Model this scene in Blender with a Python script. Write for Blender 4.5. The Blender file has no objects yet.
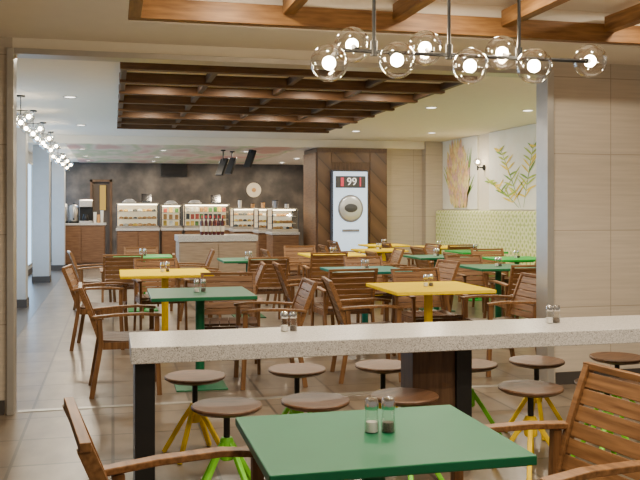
import bpy, bmesh, math, random
from mathutils import Vector, Matrix
random.seed(7)
SC = bpy.context.scene
C = SC.collection
PI = math.pi
R = math.radians

# ---------------------------------------------------------------- survey helpers
F, YH, H = 850.0, 207.0, 1.43
YAW = math.atan(207.0/850.0)
FW = Vector((math.sin(YAW), math.cos(YAW), 0)); RT = Vector((math.cos(YAW), -math.sin(YAW), 0))
def P(px, py, z):
    d = F*(H-z)/(py-YH); return FW*d + RT*((px-320)/F*d) + Vector((0,0,z))
def Q(px, Y):
    k = (px-320)/F; dx = FW.x+RT.x*k; dy = FW.y+RT.y*k
    return Y/dy*dx
def ZA(px, py, Y):
    k = (px-320)/F; d = Y/(FW.y+RT.y*k)
    return H + (YH-py)*d/F

# ---------------------------------------------------------------- materials
def base_mat(name):
    m = bpy.data.materials.new(name); m.use_nodes = True
    nt = m.node_tree; b = nt.nodes['Principled BSDF']
    return m, nt, b
def coords(nt, scale=(1,1,1), kind='Object', rot=(0,0,0)):
    tc = nt.nodes.new('ShaderNodeTexCoord'); mp = nt.nodes.new('ShaderNodeMapping')
    nt.links.new(tc.outputs[kind], mp.inputs['Vector']); mp.inputs['Scale'].default_value = scale; mp.inputs['Rotation'].default_value = rot
    return mp.outputs['Vector']
def ramp(nt, fac, stops):
    r = nt.nodes.new('ShaderNodeValToRGB'); nt.links.new(fac, r.inputs['Fac'])
    e = r.color_ramp.elements
    while len(e) < len(stops): e.new(0.5)
    for i, (p, c) in enumerate(stops):
        e[i].position = p; e[i].color = (c[0], c[1], c[2], 1)
    return r.outputs['Color']
def mul(c, k): return tuple(max(0, min(1, x*k)) for x in c)
def noise(nt, vec, scale=5, detail=4):
    n = nt.nodes.new('ShaderNodeTexNoise'); n.inputs['Scale'].default_value = scale; n.inputs['Detail'].default_value = detail
    nt.links.new(vec, n.inputs['Vector']); return n.outputs['Fac']
def bump(nt, b, fac, strength=.2, dist=.01):
    bp = nt.nodes.new('ShaderNodeBump'); bp.inputs['Strength'].default_value = strength; bp.inputs['Distance'].default_value = dist
    nt.links.new(fac, bp.inputs['Height']); nt.links.new(bp.outputs['Normal'], b.inputs['Normal'])
def plain(name, col, rough=.5, metal=0, var=.06, scale=9, em=0, spec=.5):
    m, nt, b = base_mat(name)
    c = ramp(nt, noise(nt, coords(nt), scale), [(.3, mul(col, 1-var)), (.7, mul(col, 1+var))])
    nt.links.new(c, b.inputs['Base Color'])
    b.inputs['Roughness'].default_value = rough; b.inputs['Metallic'].default_value = metal
    b.inputs['Specular IOR Level'].default_value = spec
    if em:
        nt.links.new(c, b.inputs['Emission Color']); b.inputs['Emission Strength'].default_value = em
    return m
def wood(name, dark, light, sc=(2, 22, 22), rough=.45):
    m, nt, b = base_mat(name)
    f = noise(nt, coords(nt, sc), 2.2, 7)
    c = ramp(nt, f, [(.28, dark), (.5, tuple((a+d)/2 for a, d in zip(dark, light))), (.72, light)])
    nt.links.new(c, b.inputs['Base Color']); b.inputs['Roughness'].default_value = rough
    b.inputs['Specular IOR Level'].default_value = .35
    bump(nt, b, f, .08, .004)
    return m
def planar(nt, axes):
    tc = nt.nodes.new('ShaderNodeTexCoord'); s = nt.nodes.new('ShaderNodeSeparateXYZ'); k = nt.nodes.new('ShaderNodeCombineXYZ')
    nt.links.new(tc.outputs['Object'], s.inputs[0])
    nt.links.new(s.outputs[axes[0]], k.inputs[0]); nt.links.new(s.outputs[axes[1]], k.inputs[1])
    return k.outputs[0]
def tiles(name, axes, c1, c2, mortar, w, h, msize=.006, rough=.4, streak=None, offset=.5, depth=.80, spec=.3):
    m, nt, b = base_mat(name)
    v = planar(nt, axes)
    br = nt.nodes.new('ShaderNodeTexBrick'); nt.links.new(v, br.inputs['Vector'])
    br.inputs['Scale'].default_value = 1; br.inputs['Brick Width'].default_value = w; br.inputs['Row Height'].default_value = h
    br.inputs['Mortar Size'].default_value = msize; br.inputs['Mortar Smooth'].default_value = .1; br.offset = offset
    br.inputs['Color1'].default_value = (*c1, 1); br.inputs['Color2'].default_value = (*c2, 1); br.inputs['Mortar'].default_value = (*mortar, 1)
    mp = nt.nodes.new('ShaderNodeMapping'); nt.links.new(v, mp.inputs['Vector'])
    mp.inputs['Scale'].default_value = streak or (3, 3, 3)
    f = noise(nt, mp.outputs['Vector'], 3, 6)
    g = ramp(nt, f, [(.3, (depth,)*3), (.7, (1, 1, 1))])
    mx = nt.nodes.new('ShaderNodeMix'); mx.data_type = 'RGBA'; mx.blend_type = 'MULTIPLY'; mx.inputs['Factor'].default_value = 1
    nt.links.new(br.outputs['Color'], mx.inputs['A']); nt.links.new(g, mx.inputs['B'])
    nt.links.new(mx.outputs['Result'], b.inputs['Base Color'])
    b.inputs['Roughness'].default_value = rough
    b.inputs['Specular IOR Level'].default_value = spec
    return m
def granite(name):
    m, nt, b = base_mat(name)
    v = coords(nt)
    vo = nt.nodes.new('ShaderNodeTexVoronoi'); vo.inputs['Scale'].default_value = 250; nt.links.new(v, vo.inputs['Vector'])
    s = nt.nodes.new('ShaderNodeSeparateColor'); nt.links.new(vo.outputs['Color'], s.inputs[0])
    c = ramp(nt, s.outputs[0], [(.0, (.20, .185, .17)), (.16, (.35, .33, .30)), (.4, (.50, .475, .44)), (.8, (.63, .60, .56))])
    nt.links.new(c, b.inputs['Base Color']); b.inputs['Roughness'].default_value = .28
    return m
def diagonal(name):
    m, nt, b = base_mat(name)
    v = coords(nt, (1, 1, 1))
    wv = nt.nodes.new('ShaderNodeTexWave'); wv.bands_direction = 'DIAGONAL'; wv.wave_profile = 'SAW'
    wv.inputs['Scale'].default_value = 1.5; wv.inputs['Distortion'].default_value = .0
    nt.links.new(v, wv.inputs['Vector'])
    c = ramp(nt, wv.outputs['Fac'], [(0, (.03, .013, .006)), (.08, (.085, .042, .019)), (.6, (.14, .073, .035)), (1, (.105, .053, .025))])
    nt.links.new(c, b.inputs['Base Color']); b.inputs['Roughness'].default_value = .4
    return m
def thin_glass(name, tint=(1, 1, 1), blend=.18):
    m = bpy.data.materials.new(name); m.use_nodes = True; nt = m.node_tree; nt.nodes.clear()
    o = nt.nodes.new('ShaderNodeOutputMaterial'); mx = nt.nodes.new('ShaderNodeMixShader')
    t = nt.nodes.new('ShaderNodeBsdfTransparent'); t.inputs[0].default_value = (*tint, 1)
    g = nt.nodes.new('ShaderNodeBsdfGlossy'); g.inputs['Roughness'].default_value = .04
    lw = nt.nodes.new('ShaderNodeLayerWeight'); lw.inputs['Blend'].default_value = blend
    nt.links.new(lw.outputs['Facing'], mx.inputs[0]); nt.links.new(t.outputs[0], mx.inputs[1]); nt.links.new(g.outputs[0], mx.inputs[2])
    nt.links.new(mx.outputs[0], o.inputs[0])
    return m
def emit(name, col, strength):
    m = bpy.data.materials.new(name); m.use_nodes = True; nt = m.node_tree; nt.nodes.clear()
    o = nt.nodes.new('ShaderNodeOutputMaterial'); e = nt.nodes.new('ShaderNodeEmission')
    e.inputs[0].default_value = (*col, 1); e.inputs[1].default_value = strength
    nt.links.new(e.outputs[0], o.inputs[0]); return m
def fabric(name):
    m, nt, b = base_mat(name)
    v = planar(nt, ('Y', 'Z'))
    vo = nt.nodes.new('ShaderNodeTexVoronoi'); vo.inputs['Scale'].default_value = 7.5; vo.inputs['Randomness'].default_value = .15
    nt.links.new(v, vo.inputs['Vector'])
    c = ramp(nt, vo.outputs['Distance'], [(.0, (.42, .50, .11)), (.20, (.46, .53, .13)), (.30, (.85, .84, .47)), (.46, (.79, .79, .39)), (.58, (.48, .55, .15))])
    nt.links.new(c, b.inputs['Base Color']); b.inputs['Roughness'].default_value = .75
    return m
def blotch(name, scale, stops, rough=.55, bmp=0, sc=(1, 1, 1)):
    m, nt, b = base_mat(name)
    f = noise(nt, coords(nt, sc), scale, 8)
    nt.links.new(ramp(nt, f, stops), b.inputs['Base Color']); b.inputs['Roughness'].default_value = rough
    if bmp: bump(nt, b, f, bmp, .02)
    return m

M = {}
M['floor'] = tiles('floor tile', ('X', 'Y'), (.255, .195, .137), (.185, .141, .098), (.085, .065, .047), .55, .55, .010, .28, (2.2, 1.1, 2), 0, .58, .40)
M['wall_tile'] = tiles('ribbed wall panel', ('X', 'Z'), (.57, .49, .385), (.55, .47, .37), (.37, .31, .24), .66, .62, .004, .5, (.7, 15, 1), 0, .85)
M['wall_tile_y'] = tiles('ribbed side wall panel', ('Y', 'Z'), (.57, .49, .385), (.55, .47, .37), (.37, .31, .24), .66, .62, .004, .5, (.7, 15, 1), 0, .85)
M['stone_wall'] = blotch('dark mottled slate wall', 2.6, [(.30, (.028, .025, .025)), (.5, (.064, .055, .048)), (.72, (.135, .110, .090))], .55, .3)
M['mottled'] = blotch('mottled ceiling panel', 1.1, [(.34, (.66, .34, .28)), (.43, (.76, .62, .50)), (.50, (.48, .55, .31)), (.57, (.76, .67, .53)), (.66, (.68, .40, .32))], .5, 0, (1, .35, 1))
M['cream'] = plain('cream paint', (.80, .72, .57), .7, 0, .02)
M['white_ceiling'] = plain('ceiling paint', (.83, .755, .625), .8, 0, .015)
M['column'] = plain('blue grey column paint', (.41, .415, .415), .5, 0, .03)
M['teak'] = wood('teak chair wood', (.122, .053, .018), (.30, .147, .054), (2, 26, 26), .40)
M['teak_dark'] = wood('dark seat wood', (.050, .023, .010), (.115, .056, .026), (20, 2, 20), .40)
M['leg_wood'] = wood('chair frame wood', (.10, .044, .015), (.238, .116, .044), (22, 22, 2), .42)
M['stool_wood'] = wood('stool seat wood', (.070, .033, .017), (.162, .083, .042), (3, 22, 22), .42)
M['beam'] = wood('walnut beam', (.060, .027, .011), (.145, .070, .028), (2, 18, 18), .5)
M['beam_y'] = wood('walnut cross beam', (.042, .020, .008), (.102, .050, .020), (18, 2, 18), .5)
M['front_beam'] = wood('honey timber beam', (.14, .060, .016), (.315, .156, .048), (2, 18, 18), .5)
M['front_beam_y'] = wood('honey timber cross beam', (.145, .063, .017), (.325, .162, .05), (18, 2, 18), .5)
M['panel'] = wood('dark veneer', (.06, .029, .014), (.14, .075, .038), (20, 20, 2), .4)
M['chevron'] = diagonal('diagonal veneer')
M['counter_wood'] = wood('counter front veneer', (.12, .055, .023), (.23, .115, .052), (2, 2, 20), .45)
M['island'] = wood('pale island front', (.26, .185, .12), (.38, .285, .195), (2, 2, 20), .45)
M['granite'] = granite('speckled granite')
M['green'] = plain('green lacquer', (.007, .135, .055), .42, 0, .04, 9, 0, .3)
M['teal'] = plain('teal lacquer', (.006, .14, .108), .42, 0, .04, 9, 0, .25)
M['bright_green'] = plain('bright green lacquer', (.015, .33, .04), .45, 0, .04, 9, 0, .2)
M['yellow'] = plain('yellow lacquer', (.84, .59, .0), .7, 0, .03, 9, 0, .02)
M['lime'] = plain('lime steel', (.22, .72, .02), .38, 0, .03)
M['stool_yellow'] = plain('yellow steel', (.88, .60, .002), .45, 0, .03, 9, 0, .2)
M['black'] = plain('black steel', (.018, .018, .018), .4, .3, .05)
M['screen'] = plain('dark screen', (.012, .012, .014), .15, 0, .05)
M['steel'] = plain('brushed steel', (.62, .60, .57), .28, 1, .05)
M['alu'] = plain('aluminium frame', (.50, .47, .42), .36, .65, .05)
M['chrome'] = plain('chrome cap', (.78, .76, .74), .14, 1, .03)
M['glass'] = thin_glass('clear glass', (.97, .97, .96), .22)
M['globe'] = thin_glass('globe glass', (.98, .97, .95), .36)
M['case_glass'] = thin_glass('case glass', (.97, .99, .98), .10)
M['bulb'] = emit('glowing bulb', (1, .84, .60), 85)
M['diffuser'] = emit('downlight diffuser', (1, .92, .80), 7)
M['case_lamp'] = emit('case strip lamp', (1, .80, .50), 17)
M['salt'] = plain('salt grains', (.78, .76, .72), .8, 0, .05, 200)
M['pepper'] = plain('pepper grains', (.13, .105, .085), .8, 0, .5, 300)
M['fabric'] = fabric('lime print upholstery')
M['vinyl'] = plain('lime seat vinyl', (.46, .53, .14), .6, 0, .05)
M['mural_bg'] = blotch('mural ground', 3.0, [(.3, (.82, .78, .66)), (.5, (.87, .84, .74)), (.7, (.85, .79, .68))], .75)
M['leaf_green'] = plain('painted green', (.17, .33, .04), .7, 0, .3, 14)
M['leaf_olive'] = plain('painted olive', (.40, .50, .06), .7, 0, .25, 14)
M['leaf_yellow'] = plain('painted yellow', (.80, .60, .06), .7, 0, .2, 14)
M['cone_tan'] = plain('painted orange tan', (.78, .50, .22), .7, 0, .25, 14)
M['cone_yellow'] = plain('painted straw', (.86, .67, .28), .7, 0, .2, 14)
M['cone_pink'] = plain('painted pinkish brown', (.74, .46, .38), .7, 0, .2, 14)
M['day'] = emit('daylight pane', (.44, .70, 1.0), 3.4)
M['door_brown'] = plain('dark doorway panel', (.07, .05, .035), .6)
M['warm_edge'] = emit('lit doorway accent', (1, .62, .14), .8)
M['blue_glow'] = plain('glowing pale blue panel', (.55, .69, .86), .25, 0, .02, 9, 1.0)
M['red'] = plain('pinkish red', (.70, .05, .10), .4, 0, .03, 9, .4)
M['lit_panel'] = plain('lit case back', (.84, .67, .43), .6, 0, .03, 9, .8)
M['wine'] = plain('dark bottle glass', (.07, .012, .012), .15)
M['capred'] = plain('red cap', (.55, .03, .025), .4)
M['label'] = plain('paper label', (.75, .66, .50), .6)
M['grey'] = plain('mid grey', (.22, .22, .23), .4)
M['dark_grey'] = plain('dark grey', (.06, .065, .075), .3)
M['silver'] = plain('silver emblem', (.60, .64, .69), .3, .55, .03)
M['sign_white'] = plain('lit sign lettering', (.9, .88, .88), .4, 0, .02, 9, .6)
M['crust'] = plain('baked crust', (.50, .26, .09), .6, 0, .3, 40)
M['wht'] = plain('white packaging', (.75, .72, .66), .5)
M['pinkp'] = plain('red packaging', (.55, .10, .07), .5)
M['packy'] = plain('yellow packaging', (.78, .50, .08), .5)
M['packg'] = plain('green packaging', (.12, .28, .08), .5)
M['baseboard'] = plain('dark base', (.05, .042, .036), .5)
M['strip'] = plain('dark floor strip', (.08, .072, .066), .28)

# ---------------------------------------------------------------- mesh builders
class MB:
    def __init__(self): self.bm = bmesh.new()
    def box(self, x0, x1, y0, y1, z0, z1):
        v = [self.bm.verts.new(p) for p in ((x0,y0,z0),(x1,y0,z0),(x1,y1,z0),(x0,y1,z0),(x0,y0,z1),(x1,y0,z1),(x1,y1,z1),(x0,y1,z1))]
        for f in ((0,3,2,1),(4,5,6,7),(0,1,5,4),(1,2,6,5),(2,3,7,6),(3,0,4,7)): self.bm.faces.new([v[i] for i in f])
        return self
    def beam(self, p0, p1, w, h, up=(0,0,1), w1=None, h1=None):
        p0, p1 = Vector(p0), Vector(p1); d = (p1-p0).normalized(); u = Vector(up)
        s = d.cross(u).normalized(); t = s.cross(d).normalized()
        w1 = w1 or w; h1 = h1 or h
        vs = []
        for p, a, b in ((p0, w, h), (p1, w1, h1)):
            for i, j in ((-1,-1),(1,-1),(1,1),(-1,1)): vs.append(self.bm.verts.new(p + s*(i*a/2) + t*(j*b/2)))
        for f in ((0,1,2,3),(7,6,5,4),(0,4,5,1),(1,5,6,2),(2,6,7,3),(3,7,4,0)): self.bm.faces.new([vs[i] for i in f])
        return self
    def path(self, pts, w, h, up=(0,0,1)):
        pts = [Vector(p) for p in pts]; rings = []
        for i, p in enumerate(pts):
            d = (pts[min(i+1, len(pts)-1)] - pts[max(i-1, 0)]).normalized()
            s = d.cross(Vector(up)).normalized(); t = s.cross(d).normalized()
            rings.append([self.bm.verts.new(p + s*(a*w/2) + t*(b*h/2)) for a, b in ((-1,-1),(1,-1),(1,1),(-1,1))])
        for a, b in zip(rings, rings[1:]):
            for k in range(4): self.bm.faces.new((a[k], a[(k+1)%4], b[(k+1)%4], b[k]))
        self.bm.faces.new(rings[0][::-1]); self.bm.faces.new(rings[-1])
        return self
    def cyl(self, p0, p1, r0, r1=None, n=20):
        r1 = r0 if r1 is None else r1
        p0, p1 = Vector(p0), Vector(p1); d = (p1-p0).normalized()
        a = Vector((1,0,0)) if abs(d.x) < .9 else Vector((0,1,0))
        s = d.cross(a).normalized(); t = d.cross(s)
        A = []; B = []
        for k in range(n):
            q = s*math.cos(2*PI*k/n) + t*math.sin(2*PI*k/n)
            A.append(self.bm.verts.new(p0+q*r0)); B.append(self.bm.verts.new(p1+q*r1))
        for k in range(n): self.bm.faces.new((A[k], A[(k+1)%n], B[(k+1)%n], B[k]))
        self.bm.faces.new(A[::-1]); self.bm.faces.new(B)
        return self
    def lathe(self, prof, n=28, c=(0,0,0), sx=1, sy=1):
        rings = []
        for r, z in prof:
            if r < 1e-5: rings.append([self.bm.verts.new((c[0], c[1], c[2]+z))])
            else: rings.append([self.bm.verts.new((c[0]+sx*r*math.cos(2*PI*k/n), c[1]+sy*r*math.sin(2*PI*k/n), c[2]+z)) for k in range(n)])
        for a, b in zip(rings, rings[1:]):
            for k in range(n):
                k2 = (k+1) % n
                if len(a) == 1 and len(b) == 1: continue
                if len(a) == 1: self.bm.faces.new((a[0], b[k], b[k2]))
                elif len(b) == 1: self.bm.faces.new((a[k], a[k2], b[0]))
                else: self.bm.faces.new((a[k], a[k2], b[k2], b[k]))
        return self
    def sphere(self, c, r, n=24):
        prof = [(r*math.sin(PI*i/14), -r*math.cos(PI*i/14)) for i in range(15)]
        return self.lathe(prof, n, c)
    def blade(self, pts, w, x, up=True):
        n = len(pts); L = []
        for i, (y, z) in enumerate(pts):
            y2, z2 = pts[min(i+1, n-1)]; y1, z1 = pts[max(i-1, 0)]
            dy, dz = y2-y1, z2-z1; l = math.hypot(dy, dz) or 1
            ww = w*math.sin(PI*(.12+.86*i/(n-1)))*.5
            L.append((self.bm.verts.new((x, y-dz/l*ww, z+dy/l*ww)), self.bm.verts.new((x, y+dz/l*ww, z-dy/l*ww))))
        for a, b in zip(L, L[1:]): self.bm.faces.new((a[0], a[1], b[1], b[0]))
        return self
    def build(self, name, mat, parent=None, bevel=0, smooth=False, seg=2):
        me = bpy.data.meshes.new(name)
        bmesh.ops.recalc_face_normals(self.bm, faces=self.bm.faces)
        self.bm.to_mesh(me); self.bm.free()
        me.materials.append(mat)
        if smooth:
            for p in me.polygons: p.use_smooth = True
            try: me.set_sharp_from_angle(angle=R(38))
            except Exception: pass
        o = bpy.data.objects.new(name, me); C.objects.link(o)
        if parent: o.parent = parent
        if bevel:
            b = o.modifiers.new('bevel', 'BEVEL'); b.width = bevel; b.segments = seg; b.limit_method = 'ANGLE'
        return o
def thing(name, label, cat, loc=(0,0,0), rz=0, group=None):
    o = bpy.data.objects.new(name, None); C.objects.link(o); o.empty_display_size = .1
    o.location = loc; o.rotation_euler = (0, 0, rz); tag(o, label, cat, group); return o
def tag(o, label, cat, group=None):
    o['label'] = label; o['category'] = cat
    if group: o['group'] = group
    return o
def struct(o): o['kind'] = 'structure'; return o
def dup(root, loc, rz=0, label=None, group=None):
    r = root.copy(); C.objects.link(r); r.location = loc; r.rotation_euler = (0, 0, rz)
    if label: r['label'] = label
    if group: r['group'] = group
    for ch in list(root.children):
        c = ch.copy(); C.objects.link(c); c.parent = r
        for g in list(ch.children):
            d = g.copy(); C.objects.link(d); d.parent = c
    return r
def paint(root, mats):
    for ch in root.children:
        k = ch.name.split('.')[0]
        if ch.type == 'MESH' and k in mats:
            ch.material_slots[0].link = 'OBJECT'; ch.material_slots[0].material = mats[k]

# ---------------------------------------------------------------- the room
OY = 6.2
XR, XL, YB = 6.5, -1.72, 23.0
ZC, ZF, ZS = 2.75, 2.60, 2.60
struct(MB().box(-4, 8, -1.5, YB+.3, -.1, 0).build('floor', M['floor']))

cl = MB()
def slab_hole(m, X0, X1, Y0, Y1, hx0, hx1, hy0, hy1, z0, z1):
    m.box(X0, hx0, Y0, Y1, z0, z1); m.box(hx1, X1, Y0, Y1, z0, z1)
    m.box(hx0, hx1, Y0, hy0, z0, z1); m.box(hx0, hx1, hy1, Y1, z0, z1)
    m.box(hx0, hx1, hy0, hy1, z1-.02, z1)
CX0, CX1 = .06, 3.46
slab_hole(cl, -4, 8, -1.5, OY, .09, 4.4, .4, 5.5, ZF, ZF+.26)
cl.box(XL, XR+.2, OY+.15, 16.2, ZC, ZC+.1)
cl.box(XL, XR+.2, 16.2, YB+.2, ZS, ZC+.1)
struct(cl.build('ceiling', M['white_ceiling']))
struct(MB().box(-.85, 3.6, 16.21, 22.95, ZS-.012, ZS-.001).build('ceiling_servery', M['mottled']))

XJL, XJR = -.674, 3.39
struct(MB().box(-4, XJL, OY, OY+.15, 0, ZF).build('wall_front_left', M['wall_tile']))
struct(MB().box(XJR, 8, OY, OY+.15, 0, ZF).build('wall_front_right', M['wall_tile']))
struct(MB().box(XJL, XJR, OY, OY+.15, 2.525, ZC+.02).build('wall_front', M['cream']))
struct(MB().box(-4, XJL-.05, OY-.015, OY-.001, 0, .10).build('baseboard_front_left', M['baseboard']))
struct(MB().box(XJR+.07, 8, OY-.015, OY-.001, 0, .10).build('baseboard_front_right', M['baseboard']))
struct(MB().box(XJL-.035, XJL+.012, OY-.03, OY+.155, 0, 2.525).build('trim_1', M['alu'], None, .004))
struct(MB().box(XJR-.018, XJR+.040, OY-.035, OY+.155, 0, 2.525).build('trim_2', M['alu'], None, .004))
struct(MB().box(XJL+.012, XJR-.018, OY-.03, OY+.155, 2.485, 2.525).build('trim_3', M['alu'], None, .003))
struct(MB().box(XJL+.03, XJR-.06, OY+.04, OY+.10, 0, .004).build('trim_4', M['alu']))
struct(MB().box(-1.70, -1.02, OY+.3, YB-.1, 0, .003).build('trim_5', M['strip']))

wl = MB()
wins = [(9.4, 12.4), (13.3, 16.6), (17.4, 19.8), (20.6, 22.7)]
y = OY+.15
for a, b in wins:
    wl.box(XL-.2, XL, y, a, 0, ZC); wl.box(XL-.2, XL, a, b, 0, .15); wl.box(XL-.2, XL, a, b, 2.4, ZC); y = b
wl.box(XL-.2, XL, y, YB, 0, ZC)
struct(wl.build('wall_left', M['column']))
struct(MB().box(XL, XL+.015, OY+.2, YB-.02, 0, .12).build('baseboard_left', M['baseboard']))
for i, (a, b) in enumerate(wins):
    w = MB()
    for yy in (a, (a+b)/2-.02, b-.04): w.box(XL-.06, XL-.01, yy, yy+.04, .15, 2.4)
    w.box(XL-.06, XL-.01, a, b, .15, .2); w.box(XL-.06, XL-.01, a, b, 2.35, 2.4)
    o = struct(w.build('window_%d' % (i+1), M['alu']))
    MB().box(XL-.05, XL-.04, a+.02, b-.02, .18, 2.37).build('pane', M['day'], o)
    if i:
        l = bpy.data.lights.new('daylight', 'AREA'); l.shape = 'RECTANGLE'; l.size = 2.0; l.size_y = b-a-.3; l.energy = 24; l.color = (.34, .60, 1.0)
        lo_ = bpy.data.objects.new('daylight', l); C.objects.link(lo_); lo_.location = (XL-.005, (a+b)/2, 1.28); lo_.rotation_euler = (0, R(-90), 0)
py0 = 16.05
xa, xb = Q(317, py0), Q(387, py0)
struct(MB().box(XR, XR+.2, OY+.15, 16.35, 0, ZC).build('wall_right', M['cream']))
struct(MB().box(xb+.002, XR+.2, 16.35, 16.5, 0, ZC).box(6.12, 6.5, 16.12, 16.35, 0, ZC).build('wall_right_end', M['wall_tile']))
struct(MB().box(5.4, 5.55, 16.5, YB, 0, ZS).build('wall_servery_right', M['wall_tile_y']))
dx0, dx1 = Q(90, YB), Q(112, YB)
struct(MB().box(XL-.2, dx0, YB, YB+.2, 0, ZS).box(dx0, dx1, YB, YB+.2, 2.15, ZS).box(dx1, 5.6, YB, YB+.2, 0, ZS).build('wall_back', M['stone_wall']))
d = struct(MB().box(dx0, dx0+.06, YB-.02, YB+.15, 0, 2.15).box(dx1-.06, dx1, YB-.02, YB+.15, 0, 2.15).box(dx0, dx1, YB-.02, YB+.15, 2.09, 2.15).build('door_1', M['panel']))
MB().box(dx0+.06, dx1-.06, YB+.10, YB+.13, 0, 2.09).build('door_panel', M['door_brown'], d)
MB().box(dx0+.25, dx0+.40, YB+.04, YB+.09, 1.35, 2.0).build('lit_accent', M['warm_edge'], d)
CL = ['nearest square painted column on the left side, behind the partition frame', 'second square painted column along the left side walkway', 'farthest square painted column on the left, beside the coffee counter']
for i, (x0, x1, yc) in enumerate(((-1.52, -1.20, 12.85), (-1.47, -1.17, 17.0), (-1.34, -1.06, 20.15))):
    t = thing('column', CL[i], 'column', ((x0+x1)/2, yc, .003), 0, 'columns along the left walkway'); cw = (x1-x0)/2
    MB().box(-cw, cw, -.17, .17, 0, (ZC if yc < 16 else ZS)-.003).build('shaft', M['column'], t, .006)
    MB().box(-cw-.015, cw+.015, -.185, .185, 0, .12).build('base', M['baseboard'], t)

# ---------------------------------------------------------------- timber coffers
CY, CH = 10.68, 2.93
def main_coffer():
    cx = (CX0+CX1)/2; w = (CX1-CX0)/2
    t = thing('timber_coffer', 'dark walnut lattice of beams fixed to the ceiling of the main dining room', 'ceiling beams', (cx, CY, 2.65))
    n = 8; sp = 2*CH/(n-1)
    for i in range(n):
        yy = -CH + i*sp
        MB().box(-w, w, yy-.05, yy+.05, 0, .099).build('beam', M['beam'], t, .004)
    for j in range(5):
        xx = -w+.035 + j*(2*w-.07)/4
        for i in range(n-1):
            y0 = -CH + .05 + i*sp
            MB().box(xx-.028, xx+.028, y0, y0+sp-.10, .025, .099).build('cross_beam', M['beam_y'], t, .003)
main_coffer()
def front_coffer():
    t = thing('timber_coffer', 'honey brown timber beam grid in the ceiling recess above the foreground', 'ceiling beams', (2.2, 3, ZF))
    MB().box(-2.108, 2.198, 2.42, 2.497, .01, .14).build('edge_beam', M['front_beam'], t, .004)
    MB().box(-2.108, -2.03, -2.59, 2.419, .01, .14).build('edge_beam', M['front_beam_y'], t, .004)
    for xx in (-1.09, -.34, .45, 1.25):
        MB().box(xx-.04, xx+.04, -2.59, 2.42, .08, .19).build('cross_beam', M['front_beam_y'], t, .004)
    for yy in (-1.4, -.4, .74):
        MB().box(-2.03, 2.198, yy-.045, yy+.045, .06, .19).build('beam', M['front_beam'], t, .004)
front_coffer()

# ---------------------------------------------------------------- globe chandelier
def chandelier():
    Y0 = 3.74
    up = [(352, 45), (425, 48), (502, 53), (590, 61)]; lo = [(329, 63), (397, 60), (470, 66), (534, 66)]
    zb = ZA(449, 55, Y0)
    xa, xb = Q(338, Y0), Q(584, Y0); xc = (xa+xb)/2
    t = thing('globe_chandelier', 'black bar chandelier with eight clear glass globes hanging over the foreground', 'chandelier', (xc, Y0, zb))
    MB().cyl((xa-xc, 0, 0), (xb-xc, 0, 0), .009).build('bar', M['black'], t, 0, True)
    for px in (374, 449, 519):
        x = Q(px, Y0)-xc
        MB().cyl((x, 0, 0), (x, 0, ZF+.059-zb), .0085).build('rod', M['black'], t, 0, True)
        MB().cyl((x, 0, -.02), (x, 0, .05), .016).build('coupling', M['black'], t, 0, True)
    for grp, dy in ((up, .095), (lo, -.095)):
        for px, py in grp:
            yy = Y0+dy; g = Vector((Q(px, yy)-xc, dy, ZA(px, py, yy)-zb))
            a = Vector((max(xa-xc, min(xb-xc, g.x)), 0, 0)); dr = (g-a).normalized()
            MB().cyl(a, g-dr*.03, .006, .006, 10).cyl(g-dr*.088, g-dr*.03, .014, .014, 14).build('socket', M['black'], t, 0, True)
            o = MB().sphere(g, .084, 28).build('globe', M['globe'], t, 0, True)
            MB().sphere(g, .030, 14).build('bulb', M['bulb'], o, 0, True)
            if (px // 10) % 2 == 0:
                l = bpy.data.lights.new('bulb_light', 'POINT'); l.energy = 13; l.color = (1, .78, .50); l.shadow_soft_size = .03
                lo_ = bpy.data.objects.new('bulb_light', l); C.objects.link(lo_); lo_.parent = t; lo_.location = g+Vector((0, 0, .05))
chandelier()

# ---------------------------------------------------------------- tables
def make_table(label, w, dpt, mat, loc, group=None):
    t = thing('table', label, 'table', (loc[0], loc[1], 0), 0, group)
    MB().box(-w/2, w/2, -dpt/2, dpt/2, .722, .75).build('tabletop', mat, t, .004)
    MB().cyl((0, 0, .012), (0, 0, .70), .036).build('pedestal', mat, t, 0, True)
    MB().box(-.16, .16, -.16, .16, .70, .722).build('top_plate', M['black'], t)
    MB().box(-.20, .20, -.20, .20, 0, .012).build('base_plate', mat, t, .003)
    return t
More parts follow.
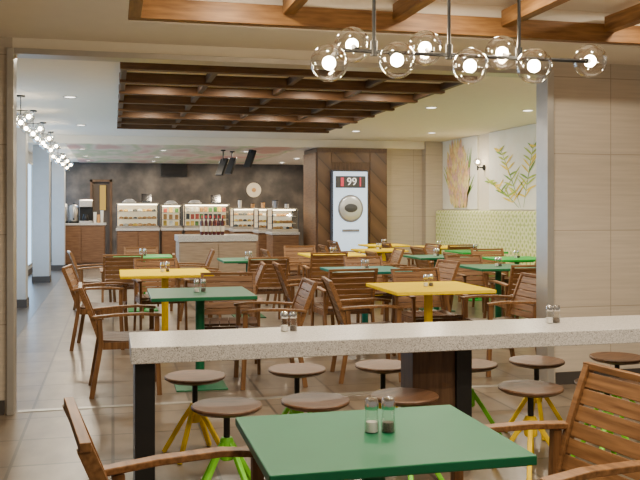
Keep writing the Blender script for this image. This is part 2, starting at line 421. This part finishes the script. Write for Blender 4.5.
# ---------------------------------------------------------------- chairs
def make_chair():
    t = thing('armchair', 'wooden slat-back armchair', 'chair')
    s = MB()
    for i in range(6):
        x = -.215+.086*i
        s.path([(x, -.215, .442), (x, -.05, .428), (x, .12, .432), (x, .235, .445)], .080, .022)
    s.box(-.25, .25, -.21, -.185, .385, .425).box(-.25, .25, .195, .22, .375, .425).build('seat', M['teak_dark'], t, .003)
    MB().box(-.262, -.24, -.2, .22, .375, .43).build('side_rail', M['leg_wood'], t, .002)
    MB().box(.24, .262, -.2, .22, .375, .43).build('side_rail', M['leg_wood'], t, .002)
    b = MB()
    def bp(z): k = (z-.43)/.44; return -.215 - .135*k - .03*k*k
    for sx in (-.245, .245): b.path([(sx, bp(z), z) for z in (.40, .5, .62, .74, .85)], .038, .028, (1, 0, 0))
    for i in range(6):
        z0 = .478+.0595*i; z1 = z0+.053
        b.beam((0, bp(z0), z0), (0, bp(z1), z1), .014, .456, (1, 0, 0))
    b.beam((-.263, bp(.845), .852), (.263, bp(.845), .852), .028, .024)
    b.build('backrest', M['teak'], t, .002)
    for sx in (-1, 1):
        MB().path([(sx*.265, bp(.63)+.0, .63), (sx*.272, -.1, .645), (sx*.275, .1, .65), (sx*.272, .25, .635)], .052, .022).build('armrest', M['teak'], t, .004)
        MB().path([(sx*.262, .215, .625), (sx*.258, .215, .40), (sx*.262, .235, 0)], .038, .028, (1, 0, 0)).build('leg', M['leg_wood'], t, .002)
        MB().path([(sx*.262, -.225, .62), (sx*.258, -.215, .42), (sx*.262, -.285, 0)], .038, .028, (1, 0, 0)).build('leg', M['leg_wood'], t, .002)
    return t
chair0 = make_chair(); chair_used = [False]
def place_chair(x, y, rz, label, group='wooden armchairs around the tables'):
    if not chair_used[0]:
        chair_used[0] = True; o = chair0; o.location = (x, y, 0); o.rotation_euler = (0, 0, rz); o['label'] = label; o['group'] = group
        return o
    return dup(chair0, (x, y, 0), rz, label, group)
# ---------------------------------------------------------------- shakers
def make_shaker(fill, lvl):
    t = thing('shaker', 'shaker', 'shaker')
    MB().lathe([(0, 0), (.021, 0), (.0225, .004), (.0195, .055), (.0185, .078), (0, .078)], 20).build('glass_body', M['glass'], t, 0, True)
    MB().lathe([(0, .003), (.0185, .003), (.0185, .012), (.0175, lvl), (0, lvl)], 18).build('contents', fill, t, 0, True)
    MB().lathe([(0, .070), (.0205, .070), (.0215, .078), (.0205, .094), (.016, .103), (0, .107)], 20).build('cap', M['chrome'], t, 0, True)
    return t
salt0, pep0 = make_shaker(M['salt'], .032), make_shaker(M['pepper'], .030); sh_used = {}
def pair(x, y, z, where, dx=.028, dy=.012):
    for k, proto, nm in ((-1, salt0, 'left'), (1, pep0, 'right')):
        lab = 'clear silver-capped shaker, %s one on %s' % (nm, where)
        if nm not in sh_used:
            sh_used[nm] = 1; o = proto; o.location = (x+k*dx, y+k*dy, z); o['label'] = lab; o['group'] = 'glass table shakers'
        else: dup(proto, (x+k*dx, y+k*dy, z), 0, lab, 'glass table shakers')

SIDES = {'W': (-1, 0, -90, 'left side'), 'E': (1, 0, 90, 'right side'), 'N': (0, 1, 180, 'far side'), 'S': (0, -1, 0, 'near side')}
def setting(desc, short, px, py, size, mat, sides, Xf=None, Yf=None, off=.23, shaker=True, offs={}, slide={}):
    p = P(px, py, .75); X = Xf if Xf is not None else p.x; Y = Yf if Yf is not None else p.y
    make_table(desc, size, size, mat, (X, Y), 'dining tables in the main room')
    for s in sides:
        sx, sy, a, nm = SIDES[s]; o = size/2+offs.get(s, off); sl = slide.get(s, 0)
        c = place_chair(X+sx*o+abs(sy)*sl+random.uniform(-.02, .02), Y+sy*o+abs(sx)*sl+random.uniform(-.02, .03), R(a+random.uniform(-7, 7)), 'wooden slat-back armchair on the %s of the %s' % (nm, short))
        c.scale = (.96, .96, .96)
    if shaker: pair(X, Y, .75, 'the '+short)

make_table('large dark green square table in the foreground centre, nearest the camera', .745, .62, M['green'], (.757, 2.43))
pair(P(380, 432, .75).x, P(380, 432, .75).y, .75, 'the nearest dark green table', .025, -.004)
place_chair(.27, 2.42, R(-90+7), 'wooden slat-back armchair at the bottom left corner, left of the nearest green table', 'wooden armchairs in the foreground')
c_ = place_chair(1.42, 2.56, R(90+10), 'wooden slat-back armchair at the right, beside the nearest green table', 'wooden armchairs in the foreground')
c_.scale = (.98, .98, .98)

setting('dark green square table just behind the left part of the stone counter', 'dark green table behind the stone counter', 200, 292, .80, M['green'], 'WEN', offs={'E': .16, 'N': .2, 'W': .16}, slide={'N': .33})
setting('yellow square table on the left, directly behind the dark green one', 'yellow table on the left', 165, 272, .92, M['yellow'], 'WEN', offs={'W': .17})
setting('bright green table farthest back on the left', 'bright green table far back left', 143, 256, .80, M['bright_green'], 'WENS', slide={'S': -.3})
setting('yellow table in the middle distance, left of the drink machine', 'yellow table in the middle distance', 333, 254, .86, M['yellow'], 'WENS', slide={'N': -.3, 'S': -.3})
setting('teal green table in the middle, between two yellow tables', 'teal table in the middle', 365, 269, .82, M['teal'], 'WENS', slide={'N': .3, 'S': -.42})
setting('yellow square table at right, just behind the stone counter', 'yellow table behind the counter at right', 435, 288, .86, M['yellow'], 'WEN', Yf=6.86, offs={'W': .09}, slide={'N': .25})
setting('bright green table nearest the partition frame on the right', 'green table nearest the right frame', 517, 258, .72, M['bright_green'], 'WNS')
setting('dark green table in the crowded middle right, beyond the teal one', 'dark green table beyond the teal', 440, 257, .74, M['green'], 'ENS', Xf=4.3, Yf=9.0)
setting('bright green table second along the printed banquette', 'second green table along the banquette', 480, 251, .74, M['bright_green'], 'W', Xf=5.45, Yf=12.2)
setting('yellow table in front of the printed banquette', 'yellow table by the banquette', 432, 244, .74, M['yellow'], 'WS', Xf=5.45, Yf=13.7)
setting('farthest yellow table, close to the drink machine', 'farthest yellow table', 395, 240, .76, M['yellow'], 'W', Xf=4.74, Yf=14.6)
setting('yellow table in the centre distance, in front of the drink machine', 'yellow table before the drink machine', 380, 246, .74, M['yellow'], 'WE', Xf=4.14, Yf=13.0)
setting('dark green table in the centre, between the yellow table and the island counter', 'dark green table before the island', 268, 256, .74, M['green'], 'WS', Xf=1.72, Yf=11.0, slide={'S': .1})
setting('dark green table behind the chairs of the right yellow table', 'dark green table in the centre right', 400, 257, .72, M['green'], 'W', Xf=4.35, Yf=11.05)

# ---------------------------------------------------------------- stone counter and stools
def counter():
    x0, x1, y0, y1 = .083, 3.9, 4.14, 4.66
    t = thing('stone_counter', 'long speckled granite counter across the foreground on black and wood supports', 'counter', (x0, y0, 0))
    MB().box(0, x1-x0, 0, y1-y0, .68, .76).build('countertop', M['granite'], t, .004)
    for a in (.02, 3.55): MB().box(a, a+.095, .05, y1-y0-.05, 0, .68).build('leg', M['black'], t, .003)
    a, b = Q(414, 4.36)-x0, Q(472, 4.36)-x0
    MB().box(a, b-.09, .24, .44, 0, .68).build('wood_panel', M['panel'], t, .002)
    MB().box(b-.09, b, .22, .46, 0, .68).build('leg', M['black'], t, .003)
counter()
pair(P(289, 331, .76).x, P(289, 331, .76).y, .76, 'the left half of the stone counter', .024, 0)
pair(P(553, 323, .76).x, P(553, 323, .76).y, .76, 'the right half of the stone counter', .022, 0)

def make_stool():
    t = thing('stool', 'stool', 'stool')
    MB().lathe([(0, .450), (.10, .452), (.155, .458), (.170, .459), (.175, .454), (.173, .444), (.15, .430), (.05, .425), (0, .425)], 36).build('seat', M['stool_wood'], t, 0, True)
    MB().cyl((0, 0, .20), (0, 0, .425), .016).cyl((0, 0, .412), (0, 0, .426), .07).build('post', M['black'], t, 0, True)
    MB().lathe([(0, .19), (.03, .19), (.036, .20), (.034, .285), (.026, .30), (0, .30)], 20).build('hub', M['stool_yellow'], t, 0, True)
    for k in range(4):
        a = R(45+90*k); c, s = math.cos(a), math.sin(a)
        MB().path([(.022*c, .022*s, .275), (.075*c, .075*s, .20), (.20*c, .20*s, 0)], .026, .026).build('leg', M['stool_yellow'], t, .006)
    return t
stool0 = make_stool()
ORD = ['first', 'second', 'third', 'fourth', 'fifth', 'sixth', 'seventh']
front = [((226, 403), 'lime'), ((314, 398), 'yellow'), ((403, 393), 'lime'), ((528, 385), 'yellow'), ((604, 381), 'lime'), ((676, 377), 'yellow')]
back = [((195, 375), 'yellow'), ((297, 368), 'lime'), ((383, 364), 'yellow'), ((474, 365), 'lime'), ((554, 366), 'yellow'), ((624, 358), 'lime')]
first = True
for row, side in ((front, 'near'), (back, 'far')):
    for i, ((px, py), col) in enumerate(row):
        p = P(px, py, .46)
        if side == 'far' and p.y < 4.92: p.y = 4.92
        if side == 'near': p.y -= .03
        cn = 'lime green' if col == 'lime' else 'yellow'
        lab = 'round wooden stool, %s legs, %s from left on %s side of stone counter' % (cn, ORD[i], side)
        rz = R(random.uniform(-40, 40))
        if first: o = stool0; o.location = (p.x, p.y, 0); o.rotation_euler = (0, 0, rz); o['label'] = lab; o['group'] = 'stools along the stone counter'; first = False
        else: o = dup(stool0, (p.x, p.y, 0), rz, lab, 'stools along the stone counter')
        mm = M['lime'] if col == 'lime' else M['stool_yellow']
        paint(o, {'hub': mm, 'leg': mm})

# ---------------------------------------------------------------- banquette and murals
t = thing('banquette', 'long lime green printed banquette along the right wall below the murals', 'banquette', (XR, 8.2, 0))
L = 7.9
MB().box(-.55, -.002, 0, L, 0, .12).build('plinth', M['baseboard'], t)
MB().box(-.60, -.002, 0, L, .12, .46).build('seat', M['vinyl'], t, .03, False, 4)
MB().box(-.19, -.002, 0, L, .46, 1.365).build('backrest', M['fabric'], t, .045, True, 5)

def curve_pts(y, z, dy, dz, bend, n=7):
    out = []
    for i in range(n):
        k = i/(n-1); out.append((y+dy*k+bend*k*k*.5, z+dz*k-abs(bend)*k*k*.35))
    return out
def mural(label, y0, y1, kind):
    z0, z1 = 1.39, 2.745
    t = thing('mural', label, 'mural', (XR, (y0+y1)/2, z0), 0, 'botanical murals on the right wall')
    w = (y1-y0)/2; h = z1-z0
    MB().box(-.03, -.002, -w, w, 0, h).build('backing', M['mural_bg'], t)
    x = -.033
    if kind == 1:
        g, g2, tn, ye, pk = MB(), MB(), MB(), MB(), MB()
        n = 0
        for r in range(17):
            k = r/16; zz = h*(.98-.84*k)
            half = .10+.40*math.sin(PI*min(1, .12+.72*k))+random.uniform(-.05, .04)
            cx = .14-.20*k
            cols = max(1, int(half*2/.105))
            for c in range(cols):
                yy = cx+(-half+2*half*(c+.5)/cols)+((r % 2)-.5)*.05
                n += 1
                (tn, ye, pk, ye, tn, pk, ye)[(c*3+r*2+(c*r) % 3) % 7].blade([(yy+(yy-cx)*.28*q, zz-.17+.20*q) for q in (0, .25, .5, .75, 1)], .118, x-.004-.00018*n)
        for k in range(10):
            g.blade(curve_pts(random.uniform(-w*.35, w*.05), .03, random.uniform(-.5, -.2), random.uniform(.3, .85)*h, random.uniform(-.3, .1)), .065, x-.002)
        for k in range(8):
            g2.blade(curve_pts(random.uniform(0, w*.4), .03, random.uniform(.2, .5), random.uniform(.2, .7)*h, random.uniform(-.1, .3)), .06, x-.0025)
        g.build('green_leaves', M['leaf_green'], t); g2.build('olive_leaves', M['leaf_olive'], t)
        tn.build('orange_kernels', M['cone_tan'], t); ye.build('yellow_kernels', M['cone_yellow'], t); pk.build('pink_kernels', M['cone_pink'], t)
    else:
        a, b, c = MB(), MB(), MB()
        stems = ((.15, .03, .75, 1.15, .15, 13), (.05, .03, -.35, 1.18, -.1, 13), (.22, .03, 1.0, .55, .25, 11))
        for by, bz, dy, dz, bend, n_ in stems:
            stem = curve_pts(by, bz, dy, dz, bend, n_)
            a.blade(stem, .022, x)
            for i in range(2, n_):
                yy, zz = stem[i]
                for s in (-1, 1):
                    L_ = max(.18, .50-.024*i)
                    k = (i*2+s) % 5
                    (c if k in (0, 3) else a if k == 1 else b).blade(curve_pts(yy, min(zz-.02, h-.36), s*L_*random.uniform(.45, .9), L_*random.uniform(.15, .7), s*.05), .036, x-.0008*i)
        a.build('green_leaves', M['leaf_green'], t); b.build('olive_leaves', M['leaf_olive'], t); c.build('yellow_leaves', M['leaf_yellow'], t)
mural('botanical mural of a big orange and pinkish plant with green leaves', 14.42, 16.10, 1)
mural('botanical mural of fine spiky yellow green sprigs nearer the partition frame', 11.2, 13.92, 2)

t = thing('wall_sconce', 'small black wall sconce with glass globe between the two murals', 'wall lamp', (XR-.002, 14.17, 2.14))
MB().cyl((0, 0, 0), (-.02, 0, 0), .05).build('wall_plate', M['black'], t, 0, True)
MB().cyl((-.02, 0, 0), (-.13, 0, 0), .010).cyl((-.13, 0, -.05), (-.13, 0, .03), .014).build('arm', M['black'], t, 0, True)
g_ = MB().sphere((-.13, 0, .10), .07, 20).build('globe', M['globe'], t, 0, True)
MB().sphere((-.13, 0, .10), .026, 12).build('bulb', M['bulb'], g_, 0, True)

PL = ['nearest', 'second', 'third', 'fourth', 'fifth', 'sixth', 'farthest']
for i, yy in enumerate((10.6, 12.2, 13.9, 15.6, 17.6, 19.3, 21.0)):
    zc = ZC if yy < 16.2 else ZS
    t = thing('globe_pendant', '%s black pendant with clear globes in the row above the left walkway' % PL[i], 'pendant lamp', (-1.06, yy, zc), 0, 'globe pendants above the left walkway')
    MB().cyl((0, 0, 0), (0, 0, -.02), .05).build('ceiling_plate', M['black'], t, 0, True)
    dz = .23 if zc == ZC else .15
    MB().cyl((0, 0, -.02), (0, 0, -dz), .006).cyl((-.09, 0, -dz+.05), (.09, 0, -dz+.05), .006).build('stem', M['black'], t, 0, True)
    for sx, sz in ((-.09, -.02), (.09, -.02), (0, -.09)):
        c = (sx, 0, -dz+sz)
        g_ = MB().sphere(c, .07, 18).build('globe', M['globe'], t, 0, True)
        MB().sphere(c, .026, 12).build('bulb', M['bulb'], g_, 0, True)

# ---------------------------------------------------------------- pillar and drink machine
t = thing('wood_pillar', 'wide dark wood pillar with diagonal plank panels behind the drink machine', 'pillar', ((xa+xb)/2, py0, 0))
hw = (xb-xa)/2
MB().box(-hw, hw, .0, 1.15, 0, 2.586).build('core', M['panel'], t)
mx0, mx1 = Q(332, py0)-(xa+xb)/2, Q(369, py0)-(xa+xb)/2
MB().box(-hw+.01, mx0-.02, -.02, 0, .05, 2.50).build('plank_panel', M['chevron'], t, .003)
MB().box(mx1+.02, hw-.01, -.02, 0, .05, 2.50).build('plank_panel', M['chevron'], t, .003)
MB().box(mx0-.01, mx1+.01, -.015, 0, 2.30, 2.50).build('plank_panel', M['chevron'], t, .003)
MB().box(-hw-.02, -hw, .03, 1.12, .05, 2.50).build('side_panel', M['counter_wood'], t, .003)

def text_mesh(name, body, size, mat, parent, loc, rot, fat=.006):
    cu = bpy.data.curves.new(name, 'FONT'); cu.body = body; cu.size = size; cu.align_x = 'CENTER'; cu.align_y = 'CENTER'; cu.extrude = .002; cu.offset = fat
    tmp = bpy.data.objects.new(name+'_tmp', cu); C.objects.link(tmp)
    dg = bpy.context.evaluated_depsgraph_get(); me = bpy.data.meshes.new_from_object(tmp.evaluated_get(dg))
    bpy.data.objects.remove(tmp); me.materials.clear(); me.materials.append(mat)
    o = bpy.data.objects.new(name, me); C.objects.link(o); o.parent = parent; o.location = loc; o.rotation_euler = rot
    return o
my = 15.86
ax, bx_ = Q(332, my), Q(369, my); mc = (ax+bx_)/2; mw = (bx_-ax)/2
zt = ZA(350, 170, my)
t = thing('drink_machine', 'glowing pale blue drink machine set nearly flush against the dark wood pillar', 'drink machine', (mc, my, 0))
MB().box(-mw, mw, .03, .165, 0, zt).build('body', M['dark_grey'], t, .015)
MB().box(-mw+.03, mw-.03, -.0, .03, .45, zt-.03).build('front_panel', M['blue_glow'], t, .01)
MB().box(-mw+.03, mw-.03, -.0, .03, .05, .43).build('lower_panel', M['dark_grey'], t, .006)
RX = Matrix.Rotation(R(90), 4, 'X')
MB().lathe([(0, .02), (.235, .02), (.25, .012), (.255, -.0), (0, -.0)], 40, (0, 0, 0), 1, 1.05).build('emblem_ring', M['grey'], t, 0, True).matrix_local = Matrix.Translation((0, 0, 1.40)) @ RX
MB().lathe([(0, .035), (.12, .033), (.20, .028), (.22, .02), (0, .02)], 40, (0, 0, 0), 1, 1.05).build('emblem_face', M['silver'], t, 0, True).matrix_local = Matrix.Translation((0, 0, 1.40)) @ RX
MB().lathe([(0, .044), (.07, .042), (.105, .034), (0, .034)], 30, (0, 0, 0), 1.25, .8).build('emblem_centre', M['dark_grey'], t, 0, True).matrix_local = Matrix.Translation((0, 0, 1.41)) @ RX
MB().box(-.17, .17, -.035, .03, .95, 1.0).build('drip_tray', M['grey'], t, .01)
MB().box(-mw+.07, mw-.07, -.012, .02, 1.80, 2.03).build('sign_plate', M['dark_grey'], t, .008)
MB().box(-.20, -.14, -.018, -.012, 1.83, 2.0).build('sign_mark', M['red'], t)
MB().box(.18, .205, -.018, -.012, 1.83, 2.0).build('sign_mark', M['red'], t)
text_mesh('sign_text', '99', .205, M['sign_white'], t, (.02, -.018, 1.915), (R(90), 0, 0), .001)

# ---------------------------------------------------------------- servery
def cabinet(name, label, x0, x1, y0, y1, h, mat, top=.05):
    t = thing(name, label, 'counter', ((x0+x1)/2, y0, 0), 0, 'service counters'); w = (x1-x0)/2; dd = y1-y0
    MB().box(-w+.02, w-.02, .03, dd-.02, .1, h-top).build('body', mat, t)
    MB().box(-w+.04, w-.04, .07, dd-.04, 0, .1).build('plinth', M['baseboard'], t)
    k = max(1, round(2*w/.55))
    for i in range(k):
        a = -w+.03+i*(2*w-.06)/k; MB().box(a+.01, a+(2*w-.06)/k-.01, .012, .03, .13, h-top-.03).build('front_panel', mat, t, .003)
    MB().box(-w, w, 0, dd, h-top, h).build('countertop', M['granite'], t, .004)
    return t
ix0, ix1 = Q(178, 14.0), Q(258, 14.0)
cabinet('island_counter', 'pale island counter with thick granite top carrying the row of bottles', ix0, ix1, 14.0, 14.8, .96, M['island'], .10)
cabinet('service_counter', 'wood fronted coffee counter at far left beside the columns', Q(56, 20.7), Q(106, 20.7), 20.7, 21.4, 1.05, M['counter_wood'])
units = [(116, 160, 20.5), (161, 183, 20.5), (184, 231, 20.5)]
UN = ['left lit glass display', 'narrow middle glass display', 'wide glass display full of packets']
for (a, b, yy), nm in zip(units, UN):
    cabinet('service_counter', 'wood fronted back counter under the %s' % nm, Q(a, yy), Q(b, yy)-.005, yy, yy+.75, .92, M['counter_wood'])
steps = [(233, 266, 19.2, 'farther curved glass pastry case'), (258, 287, 18.0, 'middle curved glass pastry case'), (272, 300, 16.8, 'nearest curved glass pastry case')]
for a, b, yy, nm in steps:
    cabinet('service_counter', 'wood fronted counter under the %s, stepping forward' % nm, Q(a, yy), Q(b, yy), yy, yy+.75, .92, M['counter_wood'])

def case(label, x0, x1, y0, y1, z, h, curved=False):
    t = thing('display_case', label, 'display case', ((x0+x1)/2, y0, z), 0, 'glass display cases'); w = (x1-x0)/2; dd = y1-y0
    MB().box(-w, w, 0, dd, 0, .06).build('base', M['steel'], t)
    MB().box(-w, w, dd-.02, dd, .06, h).build('back_panel', M['lit_panel'], t)
    MB().box(-w, w, .12 if curved else 0, dd, h, h+.025).build('roof', M['steel'], t)
    MB().box(-w+.03, w-.03, .16, .22, h-.02, h).build('strip_lamp', M['case_lamp'], t)
    g = MB()
    if curved:
        pts = [(.0, .06), (.0, h*.55), (.03, h*.8), (.12, h)]
        for (ya, za), (yb, zb) in zip(pts, pts[1:]): g.beam((0, ya, za), (0, yb, zb), .006, 2*w, (1, 0, 0))
    else: g.box(-w, w, 0, .006, .06, h)
    g.build('glass_front', M['case_glass'], t)
    for s in (-1, 1):
        MB().box(s*w-.012, s*w+.012, 0.0, .03, .06, h).build('post', M['dark_grey'], t)
        MB().box(s*w-.012, s*w+.012, dd-.04, dd, .06, h).build('post', M['dark_grey'], t)
    for q in (.37, .68): MB().box(-w+.02, w-.02, .14, dd-.03, h*q, h*q+.012).build('shelf', M['steel'], t)
    return t
def good(kind, loc, label, grp, mat, s=1):
    if kind == 'pastry': b = MB().lathe([(0, 0), (.05*s, 0), (.062*s, .02*s), (.05*s, .048*s), (.02*s, .06*s), (0, .062*s)], 12)
    else: b = MB().box(-.042, .042, -.03, .03, 0, .12*s)
    o = b.build(kind, mat, None, .004 if kind == 'packet' else 0, kind == 'pastry'); o.location = loc
    tag(o, label, kind, grp)
cz = .92
LV = ['lowest', 'middle', 'top']
cs = [(units[0], 'left lit glass display case', 'pastry', .58), (units[1], 'narrow middle glass display case', 'packet', .54), (units[2], 'wide glass display case of packets', 'packet', .56)]
for q_, (u, lab, kind, h) in enumerate(cs):
    x0, x1 = Q(u[0], u[2])+.02, Q(u[1], u[2])-.025
    case(lab+' on the back counter', x0, x1, u[2]+.08, u[2]+.68, cz, h)
    n = max(2, int((x1-x0-.1)/.105))
    for lev, zz in enumerate((cz+.06, cz+h*.37+.012, cz+h*.68+.012)):
        for i in range(n):
            mm = random.choice([M['crust'], M['crust'], M['crust'], M['wht'], M['packy'], M['dark_grey']]) if kind == 'pastry' else random.choice([M['wht'], M['pinkp'], M['packy'], M['crust'], M['packg'], M['crust'], M['dark_grey']])
            good(kind, (x0+.1+i*(x1-x0-.2)/(n-1), u[2]+.36+random.uniform(-.06, .06), zz), 'small %s on the %s shelf of the %s' % (kind, LV[lev], lab), 'goods on the %s shelf of the %s' % (LV[lev], lab), mm, random.uniform(.8, 1.1))
    zt_ = cz+h+.025; xm = x0+(x1-x0)*(.3, .5, .25)[q_]
    t = thing('food_tray', 'low covered steel food tray on top of the %s' % lab, 'tray', (xm, u[2]+.36, zt_), 0, 'covered trays on the display cases')
    MB().box(-.16, .16, -.11, .11, 0, .035).build('tray', M['steel'], t, .006)
    MB().lathe([(0, .10), (.06, .095), (.10, .07), (.125, .035), (0, .035)], 18, (0, 0, 0), 1.15, .8).build('cover', M['grey'], t, 0, True)
    if q_ != 1:
        t = thing('order_terminal', 'dark order terminal on top of the %s' % lab, 'terminal', (x0+(x1-x0)*.72, u[2]+.36, zt_), 0, 'order terminals on the display cases')
        MB().box(-.10, .10, -.08, .08, 0, .04).build('base', M['dark_grey'], t, .005)
        MB().beam((0, -.02, .04), (0, .06, .22), .02, .24, (1, 0, 0)).build('screen', M['screen'], t, .004)
for j, (a, b, yy, lab) in enumerate(steps):
    x0, x1 = Q(a, yy)+.02, Q(b, yy)-.02; h = .46
    case(lab+' beside the wood pillar', x0, x1, yy+.06, yy+.70, cz, h, True)
    n = 6
    for lev, zz in enumerate((cz+.06, cz+h*.37+.012, cz+h*.68+.012)):
        for i in range(n):
            good('pastry', (x0+.10+i*(x1-x0-.20)/(n-1), yy+.36, zz), 'round pastry on the %s shelf of the %s' % (LV[lev], lab), 'pastries on the %s shelf of the %s' % (LV[lev], lab), random.choice([M['crust'], M['wht'], M['crust'], M['crust'], M['packy'], M['dark_grey']]), random.uniform(.75, .9))
    for q in range(2):
        hgt = ((.18, .10), (.12, .16), (.15, .09))[j][q]
        t = thing('cup_stack', '%s stack of takeaway cups on top of the %s' % (('left', 'right')[q], lab), 'cup stack', (x0+(x1-x0)*(.28, .7)[q], yy+.45, cz+h+.025), 0, 'cup stacks on the pastry cases')
        MB().lathe([(0, 0), (.036, 0), (.045, hgt-.08), (.045, hgt), (0, hgt)], 14).build('cups', [M['wht'], M['crust'], M['grey']][(j+q) % 3], t, 0, True)
        MB().cyl((0, 0, hgt), (0, 0, hgt+.015), .047).build('lid', M['black'], t, 0, True)
for i in range(6):
    x = Q(202+4.1*i, 14.3)
    t = thing('bottle', 'dark red bottle in the row of six on the island counter', 'bottle', (x, 14.3, .96), 0, 'bottles on the island counter')
    MB().lathe([(0, 0), (.028, 0), (.030, .01), (.030, .19), (.026, .225), (.013, .255), (.012, .30), (0, .30)], 18).build('glass_body', M['wine'], t, 0, True)
    MB().lathe([(.0305, .06), (.0308, .06), (.0308, .15), (.0305, .15)], 18).build('paper_label', M['label'], t)
    MB().cyl((0, 0, .285), (0, 0, .325), .0145).build('cap', M['capred'], t, 0, True)
for i, (px, lab, hgt) in enumerate(((63, 'tall steel coffee urn at the left end of the coffee counter', .50), (74, 'steel coffee urn in the middle of the coffee counter', .46))):
    t = thing('coffee_urn', lab, 'coffee urn', (Q(px, 21.0), 21.0, 1.05), 0, 'urns on the coffee counter')
    MB().lathe([(0, .04), (.10, .04), (.11, .06), (.11, hgt-.1), (.09, hgt-.05), (.03, hgt-.02), (0, hgt-.02)], 20).build('tank', M['steel'], t, 0, True)
    MB().cyl((0, 0, 0), (0, 0, .04), .12).build('base', M['black'], t, 0, True)
    MB().cyl((0, 0, hgt-.02), (0, 0, hgt+.02), .02).build('knob', M['black'], t, 0, True)
    MB().cyl((0, -.10, .10), (0, -.17, .10), .012).cyl((0, -.16, .07), (0, -.16, .12), .014).build('tap', M['black'], t, 0, True)
t = thing('coffee_machine', 'boxy black and steel coffee machine on the coffee counter', 'coffee machine', (Q(86, 21.0), 20.9, 1.05))
MB().box(-.15, .15, .2, .4, 0, .55).build('body', M['black'], t, .01)
MB().box(-.15, .15, -.05, .2, .38, .55).build('brew_head', M['steel'], t, .01)
MB().box(-.15, .15, -.05, .2, 0, .05).build('drip_tray', M['steel'], t, .005)
MB().lathe([(0, .05), (.07, .05), (.085, .12), (.06, .21), (0, .21)], 16, (0, .07, 0)).build('jug', M['screen'], t, 0, True)
for i, (px, hh) in enumerate(((95, .26), (98.5, .20), (102, .30))):
    t = thing('paper_cup_stack', '%s stack of paper cups at the right end of the coffee counter' % ['left', 'middle', 'right'][i], 'cup stack', (Q(px, 21.0), 20.95, 1.05), 0, 'cup stacks on the coffee counter')
    MB().lathe([(0, 0), (.03, 0), (.038, hh-.08), (.038, hh), (0, hh)], 14).build('cups', [M['wht'], M['crust'], M['wht']][i], t, 0, True)
    MB().cyl((0, 0, hh), (0, 0, hh+.012), .039).build('lid', M['black'], t, 0, True)

t = thing('television', 'black flat television on the dark stone back wall', 'television', (Q(174, YB-.1), YB-.08, ZA(174, 169, YB-.1)))
MB().box(-.35, .35, 0, .05, -.2, .2).build('housing', M['black'], t, .006)
MB().box(-.33, .33, -.004, 0, -.18, .18).build('screen', M['screen'], t)
MB().box(-.1, .1, .05, .08, -.1, .1).build('bracket', M['black'], t)
for px, py, yy, lab in ((222, 167, 17.2, 'left of the paired slim black screens tilted down from the servery ceiling'), (231, 166, 17.6, 'right of the paired slim black screens tilted down from the servery ceiling'), (250, 159, 17.0, 'slim black hanging screen nearest the wood pillar, tilted down')):
    zc = ZA(px, py, yy)
    t = thing('hanging_screen', lab, 'screen', (Q(px, yy), yy, zc), R(-62), 'screens hanging over the servery')
    MB().beam((0, -.07, -.17), (0, .07, .17), .05, .22, (1, 0, 0)).build('housing', M['black'], t, .008)
    MB().cyl((0, .03, .0), (0, .03, ZS-.014-zc), .014).build('pole', M['black'], t, 0, True)
    MB().cyl((0, .03, ZS-zc-.035), (0, .03, ZS-zc-.013), .05).build('ceiling_plate', M['black'], t, 0, True)
t = thing('wall_sign', 'round pale sign with small dark centre on the dark back wall', 'sign', (Q(254, YB-.05), YB-.002, ZA(254, 190, YB-.05)))
MB().cyl((0, -.03, 0), (0, 0, 0), .20, .20, 32).build('disc', M['label'], t)
MB().cyl((0, -.035, 0), (0, -.03, 0), .06, .06, 24).build('centre', M['crust'], t)

# ---------------------------------------------------------------- downlights
WARM = (1, .87, .685)
LK = .82
def downlight(x, y, z, power, label, grp, size=.13, col=WARM):
    t = thing('downlight', label, 'ceiling light', (x, y, z), 0, grp)
    MB().lathe([(size*.5, -.002), (size*.62, -.002), (size*.62, -.010), (size*.5, -.006)], 24).build('ring', M['steel'], t, 0, True)
    MB().cyl((0, 0, -.004), (0, 0, -.001), size*.5).build('lens', M['diffuser'], t)
    l = bpy.data.lights.new('downlight_lamp', 'AREA'); l.shape = 'DISK'; l.size = size; l.energy = power*LK; l.color = col
    o = bpy.data.objects.new('downlight_lamp', l); C.objects.link(o); o.parent = t; o.location = (0, 0, -.012)
for x in (-.5, 4.1, 5.5):
    for y in (7.6, 10.6, 14.2):
        downlight(x, y, ZC, 46, 'round recessed downlight in the cream ceiling of the main dining room', 'downlights in the main room ceiling')
sp = 2*CH/7
for j in (0, 1, 2, 3):
    for i in (1, 4):
        downlight(CX0+.035+(j+.5)*(CX1-CX0-.07)/4, CY-CH+(i+.5)*sp, ZC, 26, 'round downlight inside the dark timber lattice', 'downlights in the dark lattice')
for x in (-.6, 1.0, 2.7, 4.3):
    for y in (17.6, 20.0, 21.9):
        downlight(x, y, ZS-.012, 36, 'round downlight in the servery ceiling', 'downlights in the servery ceiling', .13, (1, .83, .60))
for x in (.75, 2.2, 3.6):
    for y in (1.0, 2.1, 3.3, 4.9):
        downlight(x, y, ZF+.24, 30, 'round downlight in the honey timber recess above the foreground', 'downlights in the foreground recess')

# ---------------------------------------------------------------- world and camera
w = bpy.data.worlds.new('world'); SC.world = w; w.use_nodes = True
bg = w.node_tree.nodes['Background']; bg.inputs[0].default_value = (1, .90, .76, 1); bg.inputs[1].default_value = .26
cam = bpy.data.cameras.new('camera'); co = bpy.data.objects.new('camera', cam); C.objects.link(co)
co.location = (0, 0, H); co.rotation_euler = (R(90), 0, -YAW)
cam.sensor_width = 36; cam.lens = F/640*36; cam.shift_y = -(240-YH)/640; cam.clip_end = 200
SC.camera = co
